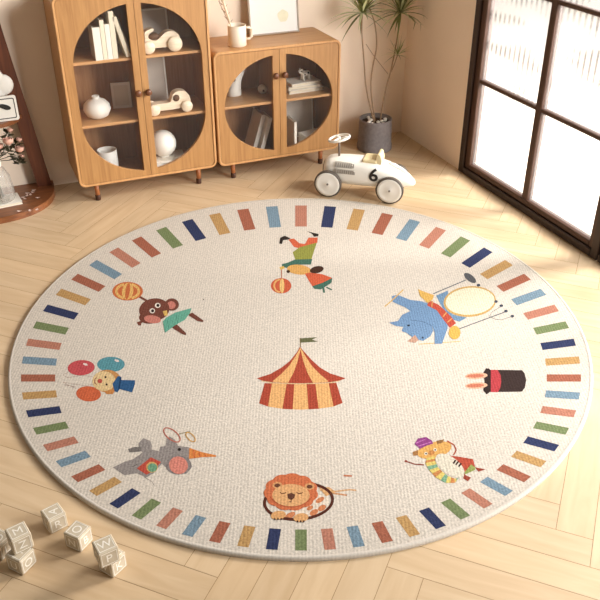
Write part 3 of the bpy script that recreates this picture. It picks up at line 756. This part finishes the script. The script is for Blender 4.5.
# ---------------------------------------------------------------- on top of the low cabinet
ZT_ = .672
t = thing('mug', 'cream mug with a square handle on the low cabinet', 'mug', (1.300, 3.878, ZT_))
p = [(.0001, 0), (.043, 0), (.046, .003), (.046, .098), (.0445, .1), (.042, .098), (.042, .008), (.0001, .008)]
G().lathe(p, 32).build('cup', M_cream, t)
hd = [(.044, 0, .082), (.066, 0, .082), (.076, 0, .074), (.076, 0, .036), (.066, 0, .028), (.044, 0, .028)]
G().tube(hd, .0065, 0, 8).build('handle', M_cream, t)
o = G().tube([(1.295, 3.878, ZT_+.01), (1.278, 3.878, ZT_+.07), (1.250, 3.882, ZT_+.17), (1.233, 3.888, ZT_+.24)], [.003, .004, .006, .005], 0, 8).build('wooden_spoon', M_toy); tag(o, 'pale wooden stick standing in the cream mug', 'spoon')
g = G()
g.tube([(1.288, 3.888, ZT_+.012), (1.270, 3.893, ZT_+.1), (1.228, 3.905, ZT_+.2), (1.213, 3.907, ZT_+.29)], .0015, 0, 6)
for k in range(9):
    a = Vector((1.268-.006*k, 3.895, ZT_+.105+.018*k)); g.tube([a, a+Vector((.02*(-1)**k, 0, .02))], [.0025, .0008], 0, 5)
o = g.build('dried_sprig', M_stem); tag(o, 'thin dried twig sticking out of the cream mug', 'twig')
t = thing('framed_print', 'large white print in a slim grey frame leaning on the wall', 'picture', (1.555, 4.012, ZT_+.0024), 0, rot=(-.13, 0, 0))
wd, h = .275, .42
G().ringprism([(-wd/2, 0), (wd/2, 0), (wd/2, h), (-wd/2, h)], [(-wd/2+.007, .007), (wd/2-.007, .007), (wd/2-.007, h-.007), (-wd/2+.007, h-.007)], 0, .018).build('frame', M_artf, t)
pp = G().box(-wd/2+.007, wd/2-.007, .004, .016, .007, h-.007).build('paper', M_art, t)
def blob(cx, cz, r, n=24, amp=.12, ph=0): return [(cx+r*(1+amp*math.sin(3*2*PI*k/n+ph))*math.cos(2*PI*k/n), cz+r*(1+amp*math.sin(5*2*PI*k/n+ph))*math.sin(2*PI*k/n)) for k in range(n)]
G().prism(blob(.05, .085, .03, 36, .06), .0032, .0045).build('printed_motif', M_artp, pp)
G().prism([(.005, .19), (.03, .17), (.036, .28), (.012, .4)], .0032, .0045).build('printed_motif', M_artg, pp)

# ================================================================ POTTED PLANT
t = thing('potted_plant', 'tall spiky leafed plant with thin stems in a charcoal pot', 'plant', (2.114, 3.905, 0)); PX, PY = 2.114, 3.905
p = [(.0001, 0), (.096, 0), (.1, .006), (.1, .03), (.096, .04), (.092, .165), (.0925, .178), (.09, .18), (.084, .178), (.083, .15), (.0001, .15)]
G().lathe(p, 48).build('pot', M_char, t)
G().lathe([(.0001, .158), (.05, .159), (.0828, .155)], 32).build('soil', M_soil, t)
def L3(px, py, y=PY): v = onx(px, py, y); return (v.x-PX, v.y-PY, v.z)
def interp(pts, m=6):
    o_ = []
    P = [Vector(p) for p in pts]
    for i in range(len(P)-1):
        p0, p1, p2, p3 = P[max(0, i-1)], P[i], P[i+1], P[min(len(P)-1, i+2)]
        for k in range(m):
            s_ = k/m; o_.append(.5*((2*p1)+(-p0+p2)*s_+(2*p0-5*p1+4*p2-p3)*s_**2+(-p0+3*p1-3*p2+p3)*s_**3))
    return o_+[P[-1]]
st1 = interp([(-.012, -.01, .155), L3(366.5, 90), L3(364, 60), L3(362, 35), L3(362, 20), L3(362, 13)])
st2 = interp([(.004, .012, .155), L3(371, 90, PY+.01), L3(372.5, 68, PY+.02), L3(376.5, 47, PY+.02), L3(375, 25, PY+.02), L3(369, 6, PY+.02), L3(366, -10, PY+.02), L3(365, -26, PY+.02)])
st3 = interp([(.03, 0, .155), L3(385, 92, PY+.02), L3(391, 70, PY+.03), L3(396, 45, PY+.03), L3(399.5, 22, PY+.03), L3(400.5, 13, PY+.03)])
sb = interp([L3(390, 74, PY+.03), L3(394, 65, PY+.02), L3(397.5, 55, PY+.01)], 4)
sb2 = interp([L3(366, 44), L3(374, 56, PY+.01), L3(388, 74, PY+.03)], 4)
for s_, r0, r1 in ((st1, .0045, .0035), (st2, .0045, .0035), (st3, .0045, .0035), (sb, .003, .003), (sb2, .002, .002)):
    n = len(s_); G().tube(s_, [r0+(r1-r0)*i/n for i in range(n)], 0, 8).build('stem', M_stem, t)
def tuft(base, n, L, seed, droop=.5, up=(.1, 1.2), wd=.008):
    rnd = random.Random(seed); g = G()
    for i in range(n):
        az = 2*PI*(i*.618 % 1)+rnd.uniform(-.2, .2); el = up[0]+(up[1]-up[0])*((i+.5)/n)+rnd.uniform(-.15, .15); ln = L*rnd.uniform(.75, 1.1)
        d = Vector((math.cos(az)*math.cos(el), math.sin(az)*math.cos(el)*.55, math.sin(el)))
        sd = d.cross(Vector((0, 0, 1))).normalized(); upn = sd.cross(d)
        vs = []; m = 7
        for k in range(m+1):
            s_ = k/m; p_ = Vector(base)+d*ln*s_-Vector((0, 0, 1))*droop*ln*s_*s_*math.cos(el)
            p_.y = min(p_.y, YW-PY-.012); p_.x = min(p_.x, XW-PX-.012)
            w_ = wd*(.5+1.2*s_ if s_ < .35 else .92*(1-s_)/.65+.02)
            vs += [p_-sd*w_/2, p_+upn*w_*.18, p_+sd*w_/2]
        f = []
        for k in range(m): a = 3*k; f += [(a, a+1, a+4, a+3), (a+1, a+2, a+5, a+4)]
        g.add(vs, f, 1 if rnd.random() < .4 else 0, True)
    return g.build('leaf_tuft', [M_leaf, M_leaf2], t, fix=False)
tuft(st1[-1], 50, .22, 1, .35, (-.25, 1.35), .017)
tuft(st2[-1], 44, .22, 2, .4, (-.1, 1.45), .015)
tuft(st3[-1], 50, .22, 3, .35, (-.25, 1.4), .017)
tuft(sb[-1], 30, .12, 4, .3, (.0, 1.45), .007)
rnd = random.Random(5); pb = []
for tries in range(600):
    if len(pb) >= 13: break
    a = rnd.uniform(0, 2*PI); r = .068*math.sqrt(rnd.random()); x, y = r*math.cos(a), r*math.sin(a)
    if any((x-q[0])**2+(y-q[1])**2 < .021**2 for q in pb) or any((x-q[0])**2+(y-q[1])**2 < .02**2 for q in ((-.012, -.01), (.004, .012), (.03, 0))): continue
    pb.append((x, y))
pebs = []
for i, (x, y) in enumerate(pb):
    if i < 3:
        o = G().sphere((0, 0, 0), .011, 0, (1, .8+.1*i, .7), 14).build('pebble', M_peb); tag(o, 'white pebble on the soil of the charcoal plant pot', 'pebble', 'white pebbles in the plant pot'); pebs.append(o)
    else: o = pebs[i % 3].copy(); C.objects.link(o)
    o.location = (PX+x, PY+y, .1655); o.rotation_euler = (0, 0, rnd.uniform(0, 6))

# ================================================================ RIDE-ON RACER
ROT = math.radians(-38.5)
t = thing('toy_racer', 'cream ride-on toy racing car numbered 6 beside the rug', 'toy car', (1.766, 3.373, 0), ROT)
sec = [(-.195, .03, .03, .122), (-.19, .05, .045, .122), (-.175, .068, .058, .122), (-.15, .076, .064, .122), (-.08, .082, .068, .123), (0, .084, .069, .124), (.07, .082, .067, .123), (.13, .072, .058, .118), (.19, .054, .043, .106), (.235, .034, .028, .094), (.262, .02, .016, .087), (.27, .006, .005, .085)]
vs = []; f = []; n = 28
for xx, hw, hh, zc in sec:
    for k in range(n):
        a = 2*PI*k/n; c, s_ = math.cos(a), math.sin(a); e = 2/2.7
        vs.append((xx, hw*math.copysign(abs(c)**e, c), zc+hh*math.copysign(abs(s_)**e, s_)))
for i in range(len(sec)-1):
    for k in range(n): f.append((i*n+k, i*n+(k+1) % n, (i+1)*n+(k+1) % n, (i+1)*n+k))
f.append(list(range(n))[::-1]); f.append([(len(sec)-1)*n+k for k in range(n)])
body = G().add(vs, f, 0, True).build('body', M_carw, t)
G().lathe([(.03, -.001), (.04, -.004), (.046, .004), (.04, .012)], 24, 0, 'x', (-.193, 0, .122), 1, .9).build('grille_ring', M_steel, body)
def side_y(z_, hw=.0815, hh=.068, zc=.123): return -hw*(1-min(1, abs((z_-zc)/hh))**2.7)**(1/2.7)
def patch(g, xa, xb, za, zb, off, hw):
    m = 5; vs_ = []
    for k in range(m+1):
        z_ = za+(zb-za)*k/m; vs_ += [(xa, side_y(z_, hw)-off, z_), (xb, side_y(z_, hw)-off, z_), (xb, side_y(z_, hw)+.004, z_), (xa, side_y(z_, hw)+.004, z_)]
    f_ = [(4*k+q, 4*k+(q+1) % 4, 4*k+4+(q+1) % 4, 4*k+4+q) for k in range(m) for q in range(4)]+[(0, 1, 2, 3), (4*m, 4*m+1, 4*m+2, 4*m+3)]
    g.add(vs_, f_)
for za, zb, dx in ((.158, .180, 0), (.128, .150, .002)):
    g = G(); patch(g, -.128+dx, -.024+dx, za, zb, .0022, .081); g.build('louver_panel', M_louv, body)
    g = G()
    for k in range(9): patch(g, -.1235+dx+.0110*k, -.119+dx+.0110*k, za+.003, zb-.003, .0036, .081)
    g.build('louver_slats', M_slat, body)
import bmesh
vs6, fs6 = textmesh('6', .018)
bm = bmesh.new(); bv = [bm.verts.new(v) for v in vs6]
for f_ in fs6:
    try: bm.faces.new([bv[q] for q in f_])
    except ValueError: pass
bmesh.ops.remove_doubles(bm, verts=bm.verts, dist=1e-5)
for _ in range(5):
    bmesh.ops.triangulate(bm, faces=bm.faces[:])
    le = [e for e in bm.edges if e.calc_length() > .09]
    if not le: break
    bmesh.ops.subdivide_edges(bm, edges=le, cuts=1)
bmesh.ops.triangulate(bm, faces=bm.faces[:]); bm.verts.index_update()
g = G(); sz = .086
g.add([(v.co.x*sz*1.12+.072, side_y(.138+v.co.y*sz, .0835, .0675, .1235)-(.0022 if v.co.z > 0 else -.001), .138+v.co.y*sz) for v in bm.verts], [[v.index for v in f_.verts] for f_ in bm.faces])
bm.free()
o = g.build('number', M_blackp, body); tag(o, 'dark number 6 on the side')
# cockpit seat
G().rbox(.005, .078, -.05, .05, .180, .2, .006).build('seat', M_seat, t)
G().prism(smoothpoly([(.076, .175), (.074, .222), (.082, .232), (.096, .226), (.104, .175)], 2), -.042, .042).build('seat_back', M_seat, t)
G().tube(interp([(.12, 0, .16), (.15, 0, .166), (.2, 0, .145), (.24, 0, .115)]), [.012]*4+[.014]*5+[.012]*5+[.01]*5, 0, 10).build('tail_fin', M_carw, t)
G().tube([(-.122, 0, .18), (-.124, 0, .278)], .0055, 0, 10).build('steering_column', M_steel, t)
g = G(); sw = (-.124, 0, .28)
ring = [(sw[0]+.05*math.cos(2*PI*k/32), .05*math.sin(2*PI*k/32), sw[2]+.012*math.cos(2*PI*k/32)) for k in range(32)]
g.tube(ring, .0065, 0, 8, True)
for a in (0, 2*PI/3, 4*PI/3): g.tube([sw, (sw[0]+.048*math.cos(a), .048*math.sin(a), sw[2]+.012*math.cos(a))], .005, 0, 6)
g.sphere(sw, .01); g.build('steering_wheel', M_carw, t)
for xx in (-.157, .157):
    for sg in (-1, 1):
        tyre = G().lathe([(.058, 0), (.066, 0), (.0695, sg*.004), (.0695, sg*.018), (.066, sg*.022), (.058, sg*.022), (.058, 0)], 40, 0, 'y', caps=False).build('wheel', M_tyre, t, (xx, sg*.078, .0695))
        G().lathe([(.0001, sg*.020), (.012, sg*.0215), (.018, sg*.018), (.05, sg*.021), (.0615, sg*.0225), (.0625, sg*.018), (.0625, sg*.001), (.0001, sg*.001)], 40, 0, 'y').build('hubcap', M_carw, tyre)
        G().lathe([(.0001, sg*.027), (.004, sg*.026), (.0055, sg*.02), (.0055, sg*.01)], 12, 0, 'y').build('axle_cap', M_steel, tyre)
    G().tube([(xx, -.078, .0695), (xx, .078, .0695)], .006, 0, 8).build('axle', M_steel, t)

# ================================================================ LETTER BLOCKS
BS = .052
def block(label, cx, cy, ang, z, letters):
    """letters: (face, char, turn); faces: top, right, left (as seen from the camera)"""
    X, Y = cw(cx, cy)
    t = thing('letter_block', label, 'toy block', (X, Y, z), math.radians(ang)+YAW, 'wooden letter blocks by the rug')
    h = BS/2; b = .0022
    g = G().rbox(-h, h, -h, h, 0, BS, b); g.build('cube', M_block, t)
    for face, chs, turn in letters:
        if face == 'top': F = Matrix.Translation((0, 0, BS))
        elif face == 'right': F = Matrix.Translation((0, -h, h)) @ Matrix.Rotation(PI/2, 4, 'X')
        else: F = Matrix.Translation((-h, 0, h)) @ Matrix.Rotation(-PI/2, 4, 'Z') @ Matrix.Rotation(PI/2, 4, 'X')
        vs_, fs_ = textmesh(chs); g = G(); g.T = F @ Matrix.Rotation(math.radians(turn), 4, 'Z')
        s_ = .033
        g.add([(x*s_*1.05, y*s_*1.05, zz*.03) for x, y, zz in vs_], fs_)
        q = .021; g.T = F
        for a0, a1, b0, b1 in ((-q, q, -q, -q+.0016), (-q, q, q-.0016, q), (-q, -q+.0016, -q+.0016, q-.0016), (q-.0016, q, -q+.0016, q-.0016)):
            g.box(a0, a1, b0, b1, -.0004, .0005)
        g.build('letter', M_letter, t)
    return t
def cen(px, py, ang):
    a = math.radians(ang); return px+BS/2*(math.cos(a)-math.sin(a)), py+BS/2*(math.sin(a)+math.cos(a))
block('grey wooden block showing A and R, nearest the rug edge', *cen(-.6816, 1.5324, 39), 39, 0, [('top', 'A', 60), ('right', 'R', 0), ('left', 'E', 0)])
block('wooden block with letter O on top, standing alone between the two stacks', *cen(-.5853, 1.4702, 63), 63, 0, [('top', 'O', -60), ('right', 'B', 0), ('left', 'N', 180)])
block('bottom wooden block with U and O, under the M block', *cen(-.7174, 1.3955, 63), 63, 0, [('right', 'O', 0), ('left', 'U', 0), ('top', 'T', 0)])
block('bottom wooden block with K on its side, under the W block', *cen(-.4827, 1.386, 56), 56, 0, [('right', 'K', 0), ('left', 'V', 0), ('top', 'S', 0)])
block('wooden block with M on top and Z in front, stacked at left', -.730, 1.4525, 36, BS, [('top', 'M', 0), ('right', 'Z', 0), ('left', 'H', 0)])
block('wooden block with W on top and P in front, top of the right stack', -.496, 1.4085, 32, BS, [('top', 'W', 0), ('right', 'P', 0), ('left', 'C', 0)])
block('wooden block half cut off at the left edge beside the M block', *cen(-.7875, 1.442, 60), 60, 0, [('top', 'D', 0), ('right', 'L', 0)])

# ================================================================ LEFT SHELF
BX, BY = -.02, 4.085
def base_poly(a, b, e=2.5, n=40):
    o_ = []
    for k in range(n+1):
        an = PI+PI*k/n; c, s_ = math.cos(an), math.sin(an)
        o_.append((a*math.copysign(abs(c)**(2/e), c), b*math.copysign(abs(s_)**(2/e), s_)))
    return o_
t = thing('corner_shelf', 'walnut shelf unit with a leaning side board and rounded base', 'shelf', (BX, BY, 0))
G().slab(base_poly(.346, .36), 0, .032).build('base', M_walnutflat, t)
# leaning side board
def sideboard(sg):
    pts = [(.335, .03), (.314, .2), (.286, .43), (.254, .675), (.232, .857), (.214, 1.0), (.19, 1.2)]
    inn = [(x-.07, zz) for x, zz in pts]
    poly = [(sg*x, zz) for x, zz in pts]+[(sg*x, zz) for x, zz in inn[::-1]]
    return G().prism(poly, -.06, -.012)
sideboard(1).build('side_board', M_walnut, t); sideboard(-1).build('side_board', M_walnut, t)
G().slab(base_poly(.255, .2), .40, .42).build('shelf_board', M_walnutflat, t)
G().slab(base_poly(.2, .16), .83, .85).build('shelf_board', M_walnutflat, t)
# sign on the shelf
SY = 3.935
t = thing('sign_plaque', 'white plaque with a black line border and dark bow on the walnut shelf', 'sign', (.095, SY, .4212), 0, rot=(-.08, 0, .0))
pl_ = rrect(-.12, .12, 0, .115, .01, 4)
G().prism(pl_, 0, .014).build('plate', M_white, t)
a_ = rrect(-.110, .110, .010, .105, .008, 4); b_ = rrect(-.106, .106, .014, .101, .006, 4)
G().ringprism(a_, b_, -.001, .001).build('border_line', M_blackp, t)
g = G().prism(smoothpoly([(.03, .075), (.05, .085), (.085, .07), (.092, .055), (.07, .05), (.05, .062)], 2), -.004, 0).prism(smoothpoly([(.03, .075), (.012, .095), (-.025, .1), (-.03, .085), (0, .07)], 2), -.004, 0)
g.sphere((.03, -.002, .076), .009, 0, (1, .6, 1)); g.build('bow', M_blackp, t)
# cloud
t = thing('cloud_ornament', 'puffy white cloud ornament standing behind the white plaque', 'ornament', (.12, 4.0, .42))
g = G()
for x, zz, r in ((.05, .155, .05), (-.005, .19, .065), (-.07, .17, .06), (0, .13, .06), (-.06, .12, .055)): g.sphere((x, 0, zz), r, 0, (1, .3, 1), 24)
g.box(-.05, .04, -.012, .012, 0, .1); g.build('cloud', M_white, t)
G().sphere((-.012, -.0195, .175), .005, 0, (1, .5, 1), 10).build('eye', M_blackp, t)
# vase, its tray and roses
_v = fl(3, 201, .046); VX, VY, VZ = _v.x, _v.y+.02, .0465
t = thing('book', 'square white book under the glass vase on the shelf base', 'book', (VX-.014, VY-.01, .032), .1)
g = G().box(-.075, .095, -.06, .06, 0, .002).box(-.075, .095, -.06, .06, .012, .014).box(-.075, -.073, -.06, .06, .002, .012); g.build('cover', M_white, t)
G().box(-.073, .092, -.058, .058, .002, .012).build('pages', M_page, t)
vs = []; f = []; n = 48
prof = [(.056, 0), (.061, .01), (.06, .06), (.052, .12), (.036, .16), (.024, .172), (.024, .185), (.026, .2)]
for r, zz in prof:
    for k in range(n): a = 2*PI*k/n; rr = r*(1+(.06 if .005 < zz < .15 else .0)*math.cos(12*a)); vs.append((rr*math.cos(a), rr*math.sin(a), zz))
for i in range(len(prof)-1):
    for k in range(n): f.append((i*n+k, i*n+(k+1) % n, (i+1)*n+(k+1) % n, (i+1)*n+k))
f.append(list(range(n))[::-1])
tv = thing('glass_vase', 'ribbed clear glass vase with a white collar holding pink roses', 'vase', (VX, VY, VZ))
G().add(vs, f, 0, True).build('bottle', M_gvase, tv)
G().lathe([(.0245, .171), (.027, .173), (.0285, .198), (.0275, .2)], 24, caps=False).build('collar', M_white, tv)
RL = 'pink roses in the glass vase'
def rose(label, px, py, yy, r, seed):
    rnd = random.Random(seed); v = onx(px, py, yy); top = (v.x-VX, v.y-VY, v.z-VZ)
    t = thing('rose', label, 'flower', (VX, VY, VZ), 0, RL)
    G().tube(interp([(rnd.uniform(-.012, .012), rnd.uniform(-.01, .01), .008), (rnd.uniform(-.008, .008), rnd.uniform(-.008, .008), .18), (top[0]*.6, top[1]*.6, .18+(top[2]-.18)*.55), top], 5), .0018, 0, 6).build('stem', M_roseleaf, t)
    g = G()
    for layer in range(4):
        rr = r*(1-.22*layer); m = 5
        for i in range(m):
            a = 2*PI*(i/m)+layer*.6; vs = []; K = 5
            for u_ in range(K):
                for w_ in range(K):
                    th = a+(w_/(K-1)-.5)*1.5; h_ = u_/(K-1)
                    rad = rr*(.35+.65*math.sin(h_*2.1)); vs.append((top[0]+rad*math.cos(th), top[1]+rad*math.sin(th), top[2]-r*.7+h_*r*1.25*(1-.12*abs(w_/(K-1)-.5)*4)))
            g.add(vs, [(u_*K+w_, u_*K+w_+1, (u_+1)*K+w_+1, (u_+1)*K+w_) for u_ in range(K-1) for w_ in range(K-1)], 0, True)
    g.sphere((top[0], top[1], top[2]-.1*r), r*.45); g.build('bloom', M_rose, t, fix=False)
    g = G()
    for i in range(13):
        a = rnd.uniform(0, 2*PI); b0 = Vector((top[0]*.85, top[1]*.85, top[2]-r*.8-.035*rnd.random())); d = Vector((math.cos(a), math.sin(a), rnd.uniform(-.3, .5)))*rnd.uniform(.028, .048)
        sd_ = d.cross(Vector((0, 0, 1))).normalized()*.011
        g.add([b0, b0+d*.5+sd_, b0+d, b0+d*.5-sd_], [(0, 1, 2, 3)], 0)
    g.build('leaves', M_roseleaf, t, fix=False); return t
rose('open pink rose, largest bloom in the middle of the bunch', 8, 141, 3.87, .025, 1)
rose('pale pink rose at the right side of the bunch', 19.5, 149, 3.89, .022, 2)
rose('small rosebud at the top of the bunch', 10, 130, 3.91, .014, 3)
rose('pink rose at the left picture edge of the bunch', -1, 146, 3.88, .021, 4)
rose('small pale bud high on the right of the bunch', 19, 139.5, 3.92, .015, 5)
rose('tiny rosebud low on the right of the bunch', 22, 156, 3.89, .012, 6)
pts = [(23, 197.5), (27, 196), (30.5, 195), (33, 192.5), (34, 190.5), (38, 198), (19.5, 211.5), (30, 211), (37, 210), (27.5, 193.5), (25, 199)]
p0 = None
for i, (px, py) in enumerate(pts):
    v = fl(px, py, .033)
    if p0 is None:
        vs = []; K = 6
        for u_ in range(K+1):
            w_ = .0065*math.sin(PI*min(.97, max(.03, u_/K)))
            for s_ in (-1, 0, 1): vs.append(((u_/K-.5)*.022, s_*w_, .0015+.003*(abs(u_/K-.5)*2)**2+.0015*abs(s_)))
        p0 = o = G().add(vs+[(a, b, c-.0012) for a, b, c in vs], [(3*u_+k, 3*u_+k+1, 3*u_+k+4, 3*u_+k+3) for u_ in range(K) for k in range(2)]+[(21+3*u_+k, 21+3*u_+k+3, 21+3*u_+k+4, 21+3*u_+k+1) for u_ in range(K) for k in range(2)], 0, True).build('petal', M_petal, fix=False)
        tag(o, 'pale fallen rose petal on the walnut shelf base', 'petal', 'fallen petals on the shelf base')
    else: o = p0.copy(); C.objects.link(o)
    o.location = (v.x, v.y, .0323); o.rotation_euler = (0, 0, random.uniform(0, 6))
